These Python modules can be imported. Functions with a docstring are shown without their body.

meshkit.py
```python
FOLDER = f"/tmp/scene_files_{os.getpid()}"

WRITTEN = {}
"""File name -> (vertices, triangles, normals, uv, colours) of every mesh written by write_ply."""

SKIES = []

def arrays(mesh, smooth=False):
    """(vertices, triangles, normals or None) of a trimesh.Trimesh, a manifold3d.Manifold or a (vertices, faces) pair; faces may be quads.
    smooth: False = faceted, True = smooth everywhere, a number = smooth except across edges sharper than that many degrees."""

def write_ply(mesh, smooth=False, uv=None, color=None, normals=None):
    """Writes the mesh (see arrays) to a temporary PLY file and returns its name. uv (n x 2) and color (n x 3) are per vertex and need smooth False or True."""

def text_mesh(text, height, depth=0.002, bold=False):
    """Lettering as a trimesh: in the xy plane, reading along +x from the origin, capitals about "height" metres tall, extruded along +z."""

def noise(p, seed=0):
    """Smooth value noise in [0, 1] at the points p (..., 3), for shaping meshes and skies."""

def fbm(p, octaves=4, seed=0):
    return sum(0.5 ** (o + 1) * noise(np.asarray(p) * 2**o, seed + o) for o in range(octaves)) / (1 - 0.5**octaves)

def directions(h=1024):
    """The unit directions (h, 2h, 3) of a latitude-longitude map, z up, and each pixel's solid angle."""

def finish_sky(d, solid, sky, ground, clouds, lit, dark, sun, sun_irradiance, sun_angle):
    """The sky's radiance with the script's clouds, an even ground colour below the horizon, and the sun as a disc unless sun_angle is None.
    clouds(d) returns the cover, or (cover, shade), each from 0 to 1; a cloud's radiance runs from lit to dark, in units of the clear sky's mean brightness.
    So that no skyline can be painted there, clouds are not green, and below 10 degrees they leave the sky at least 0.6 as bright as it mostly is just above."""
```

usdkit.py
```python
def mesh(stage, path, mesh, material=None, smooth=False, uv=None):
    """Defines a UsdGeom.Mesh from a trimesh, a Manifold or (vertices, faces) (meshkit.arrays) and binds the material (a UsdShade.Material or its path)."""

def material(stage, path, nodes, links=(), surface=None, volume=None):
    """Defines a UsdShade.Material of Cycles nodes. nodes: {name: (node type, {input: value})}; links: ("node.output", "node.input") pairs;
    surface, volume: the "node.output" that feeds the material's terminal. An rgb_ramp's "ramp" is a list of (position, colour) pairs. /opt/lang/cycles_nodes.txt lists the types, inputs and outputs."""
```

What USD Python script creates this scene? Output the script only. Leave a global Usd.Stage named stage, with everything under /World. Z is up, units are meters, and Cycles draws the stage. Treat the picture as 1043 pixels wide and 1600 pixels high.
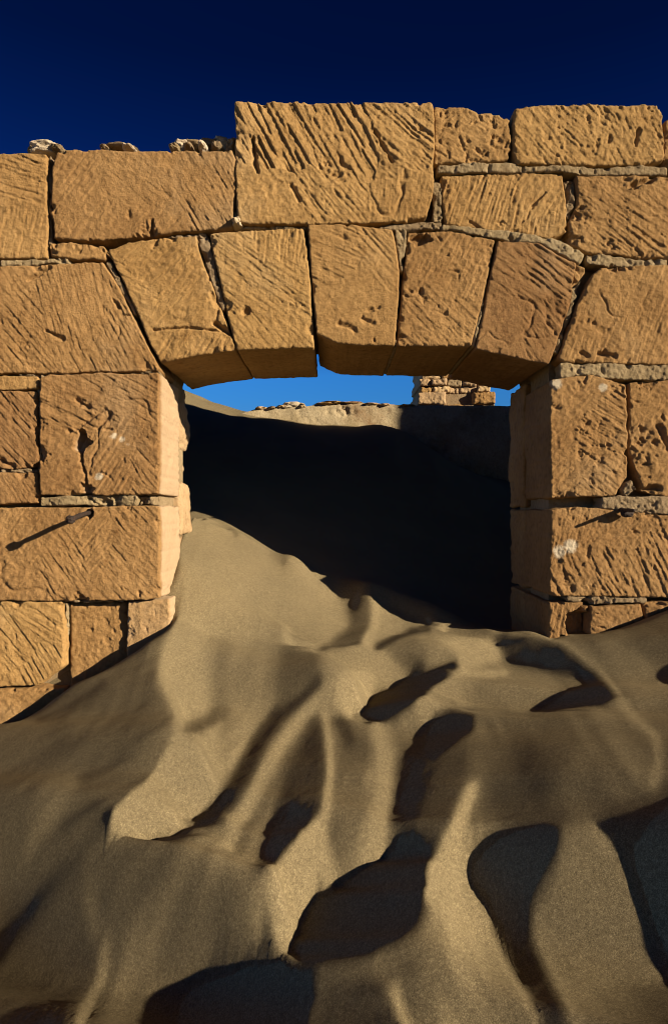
import math, zlib, numpy as np, trimesh, shapely, usdkit, meshkit
from shapely.geometry import Polygon, LineString, Point
from shapely.ops import unary_union
from scipy.spatial import Delaunay, cKDTree
from scipy.ndimage import gaussian_filter, map_coordinates, zoom as nd_zoom
from scipy.optimize import minimize
from scipy.interpolate import RBFInterpolator, RegularGridInterpolator
from PIL import Image, ImageDraw
from pxr import Usd, UsdGeom, UsdLux, UsdShade, Gf, Sdf, Vt

stage = Usd.Stage.CreateInMemory()
UsdGeom.SetStageUpAxis(stage, UsdGeom.Tokens.z)
UsdGeom.SetStageMetersPerUnit(stage, 1.0)
UsdGeom.Xform.Define(stage, '/World')
UsdGeom.Scope.Define(stage, '/World/Looks')

# ---------------------------------------------------------------- camera, sky, sun, exposure
EXPOSURE = 1.25
SKY_STRENGTH = 0.05
SUN_INTENSITY = 1.25
A, E = math.radians(32), math.radians(17)            # sun: angle to the wall plane, elevation
SUN = np.array([math.cos(A) * math.cos(E), -math.sin(A) * math.cos(E), math.sin(E)])
cam = UsdGeom.Camera.Define(stage, '/World/camera')
cam.AddRotateXOp().Set(90.0)
cam.CreateHorizontalApertureAttr(24.0)
cam.CreateVerticalApertureAttr(24.0 * 1024 / 667)
cam.CreateFocalLengthAttr(24.0)
cam.CreateClippingRangeAttr(Gf.Vec2f(0.05, 5000))
cam.CreateExposureAttr(EXPOSURE)

dome = UsdLux.DomeLight.Define(stage, '/World/sky')
dome.GetPrim().SetCustomDataByKey('kind', 'structure')
skym = usdkit.material(stage, '/World/Looks/sky', {
    'sky': ('sky_texture', {'sky_type': 'single_scattering', 'sun_disc': False, 'sun_elevation': E, 'sun_rotation': math.atan2(SUN[0], SUN[1]),
                            'altitude': 100.0, 'air_density': 1.0, 'aerosol_density': 0.3, 'ozone_density': 3.0}),
    'tc': ('texture_coordinate', {}),
    'sep': ('separate_xyz', {}),
    'ramp': ('rgb_ramp', {'ramp': [(0.0, (0.34, 0.43, 0.50)), (0.10, (0.22, 0.46, 0.72)), (0.165, (0.16, 0.55, 1.02)), (0.2, (0.15, 0.58, 1.12)), (0.235, (0.10, 0.42, 0.92)), (0.27, (0.042, 0.19, 0.58)), (0.34, (0.022, 0.105, 0.42)), (0.44, (0.008, 0.062, 0.25)), (0.56, (0.003, 0.034, 0.145)), (1.0, (0.002, 0.022, 0.10))]}),
    'mul': ('mix', {'mix_type': 'multiply', 'fac': 1.0}),
    'bg': ('background_shader', {'strength': SKY_STRENGTH})},
    [('tc.generated', 'sep.vector'), ('sep.z', 'ramp.fac'), ('sky.color', 'mul.color1'), ('ramp.color', 'mul.color2'), ('mul.color', 'bg.color')], surface='bg.background')
UsdShade.MaterialBindingAPI.Apply(dome.GetPrim()).Bind(skym)

sun = UsdLux.DistantLight.Define(stage, '/World/sun')
sun.CreateNormalizeAttr(True)
sun.CreateIntensityAttr(SUN_INTENSITY)
sun.CreateAngleAttr(0.5)
sun.CreateColorAttr(Gf.Vec3f(1.0, 0.83, 0.60))
q = Gf.Rotation(Gf.Vec3d(0, 0, 1), Gf.Vec3d(*map(float, SUN))).GetQuat()
sun.AddOrientOp(UsdGeom.XformOp.PrecisionDouble).Set(q)

# ---------------------------------------------------------------- helpers
F, CX, CY = 1043.0, 521.5, 800.0       # photograph's focal length and centre, in its pixels
WY = 2.1                               # distance to the front of the wall
THICK = 0.455
S = WY / F
names = {}


def numbered(parent, name):
    k = names.get((parent, name), 0)
    names[(parent, name)] = k + 1
    return f'{parent}/{name}' if k == 0 else f'{parent}/{name}_{k:03d}'


def data(prim, **kw):
    for k, v in kw.items():
        if v:
            prim.SetCustomDataByKey(k, v)


def thing(name, label, cat, loc=(0, 0, 0), group=None):
    p = numbered('/World', name)
    x = UsdGeom.Xform.Define(stage, p)
    x.AddTranslateOp().Set(Gf.Vec3d(*loc))
    data(x.GetPrim(), label=label, category=cat, group=group)
    return p, np.array(loc, float)


def part(parent, name, mesh, mat, label=None, kind=None, smooth=True):
    path, loc = parent
    v, f = (mesh.vertices, mesh.faces) if hasattr(mesh, 'vertices') else mesh
    p = numbered(path, name)
    m = usdkit.mesh(stage, p, (np.asarray(v) - loc, f), mat, smooth=smooth)
    data(m.GetPrim(), label=label, kind=kind)
    return p


def nz(p, scale, seed=0, octaves=1):
    p = np.asarray(p, float) / scale
    return (meshkit.noise(p, seed) if octaves == 1 else meshkit.fbm(p, octaves, seed)) * 2 - 1


def wall_xz(pts):
    p = np.asarray(pts, float)
    return np.stack([(p[:, 0] - CX) * S, (CY - p[:, 1]) * S], 1)


# ---------------------------------------------------------------- materials
L = '/World/Looks/'


def stone_material(name, dark, light, stain, bump=0.6, rnd=0.45, reveal=None, spots=()):
    nodes = {
        'g': ('geometry', {}), 'oi': ('object_info', {}),
        'n1': ('noise_texture', {'scale': 5.0, 'detail': 6.0, 'roughness': 0.65}),
        'n2': ('noise_texture', {'scale': 60.0, 'detail': 6.0, 'roughness': 0.75}),
        'n3': ('noise_texture', {'scale': 190.0, 'detail': 4.0, 'roughness': 0.8}),
        'n4': ('noise_texture', {'scale': 2.6, 'detail': 7.0, 'roughness': 0.68}),
        'n5': ('noise_texture', {'scale': 18.0, 'detail': 6.0, 'roughness': 0.7}),
        'r1': ('rgb_ramp', {'ramp': [(0.30, dark), (0.70, light)]}),
        'r2': ('rgb_ramp', {'ramp': [(0.28, (0.45, 0.40, 0.35)), (0.46, (0.95, 0.94, 0.92)), (0.75, (1.25, 1.27, 1.3))]}),
        'r4': ('rgb_ramp', {'ramp': [(0.54, (0, 0, 0)), (0.70, (0.7, 0.7, 0.7))]}),
        'r5': ('rgb_ramp', {'ramp': [(0.60, (1, 1, 1)), (0.74, (0.55, 0.46, 0.38))]}),
        'mx': ('mix', {'mix_type': 'multiply', 'fac': 0.8}),
        'm5': ('mix', {'mix_type': 'multiply', 'fac': 0.8}),
        'st': ('mix', {'mix_type': 'mix', 'color2': stain}),
        'vr': ('map_range', {'from_min': 0.0, 'from_max': 1.0, 'to_min': 1.0 - rnd * 0.5, 'to_max': 1.0 + rnd * 0.4}),
        'hr': ('map_range', {'from_min': 0.0, 'from_max': 1.0, 'to_min': 0.4915, 'to_max': 0.5045}),
        'hsv': ('hsv', {'fac': 1.0, 'saturation': 1.0}),
        'b1': ('bump', {'strength': bump, 'distance': 0.015}),
        'b2': ('bump', {'strength': bump, 'distance': 0.006}),
        'p': ('principled_bsdf', {'roughness': 0.95, 'specular_ior_level': 0.12, 'diffuse_roughness': 0.3})}
    links = [('g.position', 'n%d.vector' % k_) for k_ in range(1, 6)] + [
        ('n1.fac', 'r1.fac'), ('n2.fac', 'r2.fac'), ('r1.color', 'mx.color1'), ('r2.color', 'mx.color2'),
        ('n4.fac', 'r4.fac'), ('r4.color', 'st.fac'), ('mx.color', 'm5.color1'), ('n5.fac', 'r5.fac'), ('r5.color', 'm5.color2'), ('m5.color', 'st.color1'),
        ('oi.random', 'vr.value'), ('oi.random', 'hr.value'), ('vr.result', 'hsv.value'), ('hr.result', 'hsv.hue'), ('st.color', 'hsv.color'),
        ('n2.fac', 'b1.height'), ('n3.fac', 'b2.height'), ('b1.normal', 'b2.normal'), ('b2.normal', 'p.normal')]
    out = 'hsv.color'
    if reveal:                                   # blends to a paler colour behind the front plane, left jamb stones only
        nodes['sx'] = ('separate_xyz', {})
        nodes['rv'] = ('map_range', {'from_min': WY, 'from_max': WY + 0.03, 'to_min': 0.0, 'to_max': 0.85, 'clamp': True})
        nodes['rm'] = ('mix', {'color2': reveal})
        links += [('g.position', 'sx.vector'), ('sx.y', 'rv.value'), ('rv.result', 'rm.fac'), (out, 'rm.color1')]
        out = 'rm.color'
    for k_, (sx_, sz_, rad_) in enumerate(spots):           # remains of whitewash
        nodes['sd%d' % k_] = ('vector_math', {'math_type': 'distance', 'vector2': (sx_, WY, sz_)})
        nodes['sm%d' % k_] = ('map_range', {'from_min': rad_ * 0.5, 'from_max': rad_ * 1.5, 'to_min': 1.0, 'to_max': 0.0, 'clamp': True})
        nodes['sn%d' % k_] = ('math', {'math_type': 'multiply_add', 'value2': 3.2})
        nodes['sa%d' % k_] = ('math', {'math_type': 'multiply_add', 'value2': 3.0, 'value3': -3.45})
        nodes['sc%d' % k_] = ('clamp', {})
        nodes['sw%d' % k_] = ('mix', {'color2': (0.42, 0.36, 0.27)})
        links += [('g.position', 'sd%d.vector1' % k_), ('sd%d.value' % k_, 'sm%d.value' % k_), ('sm%d.result' % k_, 'sa%d.value1' % k_), ('n2.fac', 'sn%d.value1' % k_), ('sa%d.value' % k_, 'sn%d.value3' % k_),
                  ('sn%d.value' % k_, 'sc%d.value' % k_), ('sc%d.result' % k_, 'sw%d.fac' % k_), (out, 'sw%d.color1' % k_)]
        out = 'sw%d.color' % k_
    links.append((out, 'p.base_color'))
    return usdkit.material(stage, L + name, nodes, links, surface='p.BSDF')


M_STONE = stone_material('limestone', (0.218, 0.125, 0.048), (0.303, 0.188, 0.079), (0.282, 0.19, 0.096))
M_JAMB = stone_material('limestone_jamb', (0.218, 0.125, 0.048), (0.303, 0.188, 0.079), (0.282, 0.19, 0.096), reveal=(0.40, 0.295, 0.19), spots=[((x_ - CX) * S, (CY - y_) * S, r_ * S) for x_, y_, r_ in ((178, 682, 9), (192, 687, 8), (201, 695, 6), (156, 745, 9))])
M_SMEAR = stone_material('limestone_smeared', (0.218, 0.125, 0.048), (0.303, 0.188, 0.079), (0.282, 0.19, 0.096), spots=[((x_ - CX) * S, (CY - y_) * S, r_ * S) for x_, y_, r_ in ((872, 862, 14), (890, 853, 15), (868, 600, 12), (940, 606, 10))])
M_PALE = stone_material('limestone_pale', (0.34, 0.235, 0.125), (0.43, 0.315, 0.185), (0.42, 0.30, 0.17))
M_MORTAR = stone_material('mortar', (0.205, 0.148, 0.083), (0.315, 0.24, 0.142), (0.36, 0.285, 0.18), 0.8, 0.25)
M_PLASTER = stone_material('plaster', (0.27, 0.215, 0.13), (0.39, 0.325, 0.22), (0.19, 0.105, 0.05), 0.5, 0.0)
M_WHITE = stone_material('limewash', (0.36, 0.30, 0.21), (0.48, 0.41, 0.32), (0.38, 0.30, 0.2), 0.5, 0.0)
M_RUST = usdkit.material(stage, L + 'rusted_iron', {
    'g': ('geometry', {}), 'n': ('noise_texture', {'scale': 120.0, 'detail': 5.0}),
    'r': ('rgb_ramp', {'ramp': [(0.3, (0.008, 0.005, 0.004)), (0.7, (0.030, 0.014, 0.008))]}),
    'b': ('bump', {'strength': 0.7, 'distance': 0.002}), 'p': ('principled_bsdf', {'roughness': 0.85, 'metallic': 0.15})},
    [('g.position', 'n.vector'), ('n.fac', 'r.fac'), ('r.color', 'p.base_color'), ('n.fac', 'b.height'), ('b.normal', 'p.normal')], surface='p.BSDF')
M_SAND = usdkit.material(stage, L + 'dune_sand', {
    'g': ('geometry', {}),
    'n1': ('noise_texture', {'scale': 620.0, 'detail': 3.0, 'roughness': 0.8}),
    'n2': ('noise_texture', {'scale': 3.0, 'detail': 4.0, 'roughness': 0.6}),
    'n3': ('noise_texture', {'scale': 150.0, 'detail': 4.0, 'roughness': 0.85}),
    'r3': ('rgb_ramp', {'ramp': [(0.34, (0.68, 0.67, 0.66)), (0.66, (1.26, 1.26, 1.26))]}), 'm3': ('mix', {'mix_type': 'multiply', 'fac': 1.0}),
    'r1': ('rgb_ramp', {'ramp': [(0.28, (0.042, 0.033, 0.018)), (0.5, (0.145, 0.118, 0.070)), (0.75, (0.34, 0.285, 0.178))]}),
    'r2': ('rgb_ramp', {'ramp': [(0.3, (0.86, 0.86, 0.86)), (0.7, (1.08, 1.06, 1.02))]}),
    'mx': ('mix', {'mix_type': 'multiply', 'fac': 1.0}),
    'b1': ('bump', {'strength': 0.35, 'distance': 0.0010}),
    'b2': ('bump', {'strength': 0.15, 'distance': 0.002}),
    'p': ('principled_bsdf', {'roughness': 0.95, 'specular_ior_level': 0.06, 'diffuse_roughness': 0.0})},
    [('g.position', 'n1.vector'), ('g.position', 'n2.vector'), ('g.position', 'n3.vector'),
     ('n1.fac', 'r1.fac'), ('n2.fac', 'r2.fac'), ('r1.color', 'mx.color1'), ('r2.color', 'mx.color2'), ('n3.fac', 'r3.fac'), ('mx.color', 'm3.color1'), ('r3.color', 'm3.color2'), ('m3.color', 'p.base_color'),
     ('n1.fac', 'b1.height'), ('n3.fac', 'b2.height'), ('b1.normal', 'b2.normal'), ('b2.normal', 'p.normal')], surface='p.BSDF')

# ---------------------------------------------------------------- the drift of sand
# (1) its base: control points (x, y, z) for a thin plate; (2) relief fitted so that the sun models it as the photograph shows it


def at(px, py, y):
    return ((px - CX) / F * y, y, (CY - py) / F * y)


ctrl = [at(0, 1118, 2.08), at(100, 1060, 2.08), at(200, 1002, 2.08), at(248, 975, 2.08), at(-250, 1150, 2.08), at(-500, 1160, 2.08),
        at(860, 1000, 2.09), at(900, 994, 2.08), at(960, 978, 2.08), at(1043, 946, 2.08), at(1200, 900, 2.08), at(1500, 880, 2.08),
        at(400, 985, 2.1), at(520, 990, 2.1), at(640, 1000, 2.1), at(760, 1006, 2.1), at(330, 960, 2.1),
        (-0.14, 2.61, -0.225), (-0.62, 2.91, 0.0), (0.26, 2.36, -0.305), (0.52, 2.2, -0.40), (-0.553, 2.55, -0.075), (-0.553, 2.32, -0.20), (0.66, 2.5, -0.45),
        (0.5, 2.8, -0.40), (0.2, 2.9, -0.25), (0.75, 3.3, -0.25), (0.2, 3.5, 0.02), (-0.4, 3.5, 0.18), (-0.9, 3.6, 0.33),
        (0.9, 4.7, 0.30), (0.45, 4.7, 0.585), (0.1, 4.7, 0.60), (-0.45, 4.65, 0.64), (-0.8, 4.7, 0.70), (-1.1, 4.7, 0.83), (-1.5, 4.8, 1.02), (-2.2, 4.9, 1.15), (1.6, 4.7, 0.15),
        (0.0, 4.3, 0.45), (0.5, 4.2, 0.34), (-0.6, 4.2, 0.52),
        (-1.6, 0.95, -0.96), (-0.8, 0.95, -0.84), (-0.3, 0.95, -0.765), (0, 0.95, -0.725), (0.3, 0.95, -0.685), (0.8, 0.95, -0.62), (1.6, 0.95, -0.53),
        (-0.4, 1.5, -0.64), (0, 1.5, -0.585), (0.4, 1.5, -0.53), (0.8, 1.5, -0.47), (-0.8, 1.5, -0.71),
        (-1.6, 0.3, -1.08), (0, 0.3, -0.90), (1.6, 0.3, -0.72), (-2.0, -1.0, -1.25), (0, -1.0, -1.15), (2.0, -1.0, -1.0),
        (-3, 2.0, -0.85), (3, 2.0, -0.35), (-3, 3.5, -0.1), (3, 3.5, -0.3), (3, 5, -0.1), (-3.5, 5, 0.9), (0, 7, 0.2), (3, 7, 0.0), (-3, 7, 0.7),
        (-5, -3, -1.4), (5, -3, -1.35), (-6, 3, -0.8), (6, 3, -0.5), (-6, 8, 0.0), (6, 8, 0.0)]
ctrl = np.array(ctrl)
base_rbf = RBFInterpolator(ctrl[:, :2], ctrl[:, 2], kernel='thin_plate_spline', smoothing=1e-4)

W_, H_ = 1043, 1600
PAD = 120


def mask_of(poly, sigma=2.0):
    im = Image.new('L', ((W_ + 2 * PAD), (H_ + 2 * PAD)))
    ImageDraw.Draw(im).polygon([(x + PAD, y + PAD) for x, y in poly], fill=255)
    a = np.asarray(im, np.float32) / 255
    return gaussian_filter(a, sigma) if sigma else a


tone_pts = np.array([  # x, y, grey of the photograph
    (0, 1160, 80), (0, 1250, 78), (0, 1350, 85), (60, 1180, 82), (100, 1250, 88), (60, 1300, 85), (150, 1160, 80), (170, 1060, 88), (215, 1120, 84), (150, 1230, 80), (210, 1000, 85), (235, 1060, 92),
    (300, 1000, 140), (320, 1100, 140), (320, 900, 160), (420, 950, 150), (500, 960, 150), (520, 900, 150), (330, 1200, 125), (390, 1040, 125), (470, 1040, 100), (600, 960, 140), (640, 1010, 120),
    (550, 1080, 145), (700, 1090, 120), (760, 1030, 125), (730, 1080, 120), (640, 1160, 95), (590, 1200, 125), (560, 1170, 78), (600, 1290, 115), (520, 1300, 120), (470, 1380, 140), (560, 1250, 110), (440, 1440, 130),
    (440, 1110, 110), (400, 1280, 100), (330, 1330, 105), (360, 1400, 95), (250, 1360, 75), (300, 1440, 88), (200, 1400, 78), (200, 1480, 92), (250, 1500, 90), (180, 1560, 98), (230, 1580, 92), (350, 1470, 85),
    (20, 1560, 38), (80, 1450, 48), (100, 1520, 50), (60, 1590, 30), (-60, 1500, 45), (-60, 1250, 80),
    (720, 1330, 140), (700, 1400, 150), (700, 1470, 135), (650, 1530, 110), (720, 1560, 120), (680, 1600, 130), (780, 1560, 105), (560, 1560, 50), (540, 1600, 40), (620, 1500, 95),
    (740, 1200, 85), (800, 1180, 66), (840, 1240, 55), (780, 1270, 60), (900, 1180, 84), (960, 1170, 90), (900, 1250, 72), (1000, 1230, 85), (960, 1280, 66), (1000, 1110, 85), (900, 1010, 80), (960, 1010, 88),
    (1040, 1010, 88), (1040, 1080, 85), (1040, 1180, 70), (1100, 1100, 75), (880, 1130, 85), (930, 1350, 110), (900, 1400, 105), (950, 1430, 100), (900, 1480, 105), (960, 1530, 92), (900, 1560, 110), (1000, 1580, 75),
    (1040, 1600, 55), (1100, 1500, 40), (700, 1650, 120), (300, 1650, 60), (50, 1650, 35), (1000, 1650, 60), (760, 990, 90), (1040, 960, 55)], float)
tone_pts[:, 2] *= np.where((tone_pts[:, 0] < 260) | (tone_pts[:, 1] > 1380), 0.93, 1.0)
rb = RBFInterpolator(tone_pts[:, :2], tone_pts[:, 2], kernel='linear', smoothing=2.0, neighbors=30)
gy, gx = np.mgrid[900 - PAD:H_ + PAD:12, -PAD:W_ + PAD:12]
coarse = rb(np.stack([gx.ravel(), gy.ravel()], 1)).reshape(gx.shape)
TONE = np.full((H_ + 2 * PAD, W_ + 2 * PAD), 90.0, np.float32)
yy, xx = np.mgrid[900:H_ + 2 * PAD, 0:W_ + 2 * PAD]
th_, rad_ = np.arctan2(xx - PAD - 540.0, yy - PAD - 800.0), np.log(np.hypot(xx - PAD - 540.0, yy - PAD - 800.0) + 40)
FAN = np.stack([th_ * 9.0 + 0.6 * np.sin(rad_ * 5), rad_ * 2.6, 0 * th_], -1)                # wind streaks fan out from the opening
FAMP = np.clip((np.hypot(xx - PAD - 540.0, yy - PAD - 800.0) - 230) / 250, 0.12, 1)
TONE[900:] = (1 + FAMP * (0.22 * (meshkit.fbm(FAN, 3, 71) * 2 - 1) + 0.20 * (meshkit.fbm(FAN * np.array([3.1, 2.2, 1]), 3, 72) * 2 - 1))) * gaussian_filter(map_coordinates(coarse, [(yy - 900) / 12.0, xx / 12.0], order=1, mode='nearest'), 8)


def paint(poly, val, sigma=3.0, clip=None, strength=1.0):
    """Blends the tone VAL into TONE; CLIP = a polygon that keeps the soft mask inside a crisp edge."""
    global TONE
    m = mask_of(poly, sigma)
    if clip is not None:
        m = m * mask_of(clip, 1.5)
    m = m * strength
    TONE = TONE * (1 - m) + val * m


def stroke(line, width, val, sigma=4.0, strength=1.0):
    p = LineString(line).buffer(width / 2)
    paint(list(p.exterior.coords), val, sigma, None, strength)


# left side
stroke([(60, 1125), (95, 1118), (150, 1080), (165, 1068)], 10, 42, 4)
stroke([(92, 1130), (98, 1165), (80, 1200)], 24, 62, 9, 0.7)
stroke([(0, 1212), (60, 1190), (110, 1160)], 22, 62, 9, 0.6)
stroke([(70, 1230), (100, 1200), (175, 1150)], 18, 98, 9, 0.7)
stroke([(45, 1330), (75, 1270), (120, 1215)], 16, 103, 8, 0.8)
stroke([(125, 1214), (160, 1206), (200, 1180)], 9, 60, 4, 0.8)
stroke([(60, 1322), (90, 1296), (120, 1273), (160, 1252)], 10, 32, 4)
stroke([(95, 1325), (130, 1312), (168, 1295)], 16, 45, 6, 0.9)
# bright column below the left jamb and the lobe with its crescent
paint([(256, 1000), (247, 1040), (250, 1072), (268, 1100), (276, 1138), (262, 1180), (250, 1200), (330, 1200), (345, 1130), (335, 1060), (350, 980), (330, 930), (290, 940)], 150, 6)
lobe = [(172, 1285), (176, 1264), (196, 1244), (226, 1222), (246, 1196), (266, 1170), (275, 1140), (330, 1150), (350, 1200), (340, 1240), (300, 1280), (255, 1300), (232, 1313), (205, 1313), (184, 1303)]
paint(lobe, 142, 2.5)
paint([(172, 1285), (178, 1268), (200, 1270), (215, 1295), (232, 1311), (205, 1313), (184, 1303)], 168, 5, lobe)
stroke([(296, 1140), (330, 1126), (345, 1112)], 20, 78, 7, 0.8)
stroke([(345, 1000), (338, 1060), (342, 1110)], 26, 112, 9, 0.7)
# long diagonal trough
tr = [(228, 1315), (258, 1299), (300, 1284), (338, 1254), (358, 1222), (376, 1190), (395, 1152), (425, 1116), (460, 1088), (496, 1056), (500, 1072), (470, 1100), (440, 1130), (418, 1165), (402, 1200), (384, 1234), (358, 1268), (318, 1302), (272, 1318)]
paint(tr, 46, 5)
paint([(232, 1316), (258, 1300), (305, 1283), (340, 1255), (358, 1230), (366, 1240), (340, 1274), (300, 1304), (268, 1317)], 6, 3)
stroke([(430, 1116), (465, 1092), (494, 1062)], 13, 36, 5)
stroke([(437, 1092), (478, 1050)], 12, 112, 5, 0.7)
stroke([(300, 1320), (330, 1322), (360, 1345), (390, 1352)], 14, 118, 5, 0.7)
stroke([(352, 1320), (375, 1280), (398, 1240), (434, 1172), (470, 1124), (500, 1090)], 20, 132, 6)
# second trough
tg = [(497, 1118), (478, 1150), (452, 1200), (432, 1260), (415, 1320), (396, 1372), (412, 1366), (457, 1312), (488, 1284), (500, 1262), (508, 1206), (504, 1160)]
paint(tg, 62, 7)
paint(tg, 46, 8, [(520, 1100), (504, 1160), (509, 1206), (500, 1265), (488, 1286), (457, 1313), (400, 1380), (380, 1380), (380, 1100)])
paint([(456, 1250), (432, 1300), (416, 1338), (430, 1338), (457, 1312), (484, 1286), (496, 1262)], 8, 7)
stroke([(506, 1110), (514, 1160), (517, 1206), (508, 1270), (480, 1310)], 10, 138, 4, 0.9)
paint([(422, 1405), (425, 1450), (432, 1478), (455, 1500), (458, 1485), (474, 1455), (484, 1428), (500, 1396), (530, 1370), (510, 1310), (500, 1280), (455, 1330)], 146, 4)
stroke([(535, 1330), (540, 1365)], 34, 100, 10, 0.7)
stroke([(414, 1420), (420, 1460), (428, 1480)], 12, 62, 5, 0.8)
# lower left S edge
le = [(127, 1345), (130, 1409), (144, 1455), (157, 1474), (155, 1524), (130, 1558), (115, 1574), (100, 1610), (-80, 1640), (-80, 1400), (40, 1330)]
paint(le, 50, 3, None, 0.85)
paint([(130, 1328), (100, 1343), (60, 1378), (25, 1420), (-10, 1460), (-60, 1540), (-20, 1540), (40, 1455), (82, 1402), (118, 1356)], 14, 8)
paint([(-20, 1600), (40, 1570), (115, 1560), (105, 1610), (0, 1680)], 24, 9, le)
stroke([(164, 1480), (163, 1525), (140, 1566), (120, 1610)], 16, 118, 6)
stroke([(138, 1410), (152, 1460)], 10, 104, 5)
# big dark hollow in the middle and its stem
hol = [(499, 1395), (530, 1380), (569, 1366), (595, 1342), (615, 1317), (613, 1285), (622, 1240), (636, 1200), (660, 1165), (690, 1200), (705, 1240), (703, 1272), (688, 1310), (668, 1359), (661, 1393), (663, 1420), (650, 1446), (626, 1470), (580, 1489), (523, 1506), (477, 1506), (455, 1493), (455, 1482), (473, 1455), (482, 1428)]
paint(hol, 6, 9, [(499, 1395), (530, 1380), (569, 1366), (595, 1342), (615, 1317), (650, 1300), (690, 1310), (669, 1359), (662, 1393), (690, 1460), (640, 1520), (523, 1520), (477, 1507), (455, 1493), (455, 1482), (473, 1455), (482, 1428)])
paint(hol, 5, 5, [(499, 1395), (530, 1380), (569, 1366), (595, 1342), (615, 1317), (668, 1359), (661, 1393), (650, 1446), (580, 1489), (477, 1506), (455, 1493), (455, 1482), (473, 1455), (482, 1428)])
paint([(660, 1165), (735, 1150), (728, 1230), (704, 1290), (672, 1330), (650, 1280)], 50, 11)
paint([(626, 1190), (660, 1160), (676, 1190), (664, 1250), (650, 1300), (618, 1320), (612, 1280), (620, 1235)], 16, 10)
paint([(661, 1157), (676, 1122), (707, 1111), (741, 1115), (738, 1145), (710, 1163), (675, 1190)], 4, 4)
paint([(560, 1495), (500, 1512), (470, 1507), (520, 1488), (600, 1470)], 22, 6)
stroke([(588, 1137), (600, 1180), (598, 1250), (585, 1310)], 24, 128, 7)
stroke([(738, 1230), (716, 1290), (690, 1350), (676, 1390)], 18, 158, 6)
# second hollow on the right and its tail
h2 = [(752, 1320), (783, 1304), (833, 1291), (860, 1288), (880, 1297), (883, 1312), (868, 1351), (849, 1385), (829, 1420), (802, 1438), (775, 1434), (767, 1424), (742, 1397), (734, 1366), (738, 1339)]
paint(h2, 4, 10, [(742, 1324), (783, 1300), (833, 1286), (870, 1280), (920, 1300), (900, 1400), (840, 1480), (775, 1440), (767, 1424), (742, 1397), (734, 1366), (738, 1339)])
paint(h2, 4, 5, [(752, 1320), (783, 1304), (833, 1291), (860, 1288), (876, 1297), (876, 1312), (855, 1351), (830, 1385), (802, 1430), (775, 1434), (767, 1424), (742, 1397), (734, 1366), (738, 1339)])
tail = [(768, 1425), (830, 1420), (832, 1470), (850, 1510), (876, 1560), (900, 1625), (850, 1625), (828, 1560), (800, 1512), (778, 1470)]
paint(tail, 22, 5)
stroke([(766, 1460), (782, 1500), (812, 1548), (842, 1600)], 10, 132, 4, 0.9)
stroke([(842, 1450), (850, 1490), (880, 1545), (905, 1620)], 14, 122, 6, 0.9)
stroke([(860, 1425), (880, 1460), (900, 1490)], 14, 70, 7, 0.7)
paint([(812, 1150), (850, 1160), (862, 1200), (872, 1245), (840, 1262), (812, 1240), (806, 1190)], 36, 14)
paint([(780, 1268), (880, 1262), (900, 1285), (800, 1292)], 44, 9)
paint([(922, 1284), (1043, 1225), (1100, 1230), (1100, 1400), (1000, 1410), (968, 1344), (945, 1314)], 40, 10, [(922, 1286), (960, 1150), (1160, 1150), (1160, 1420), (1004, 1412), (991, 1382), (968, 1343), (945, 1313)])
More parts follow.
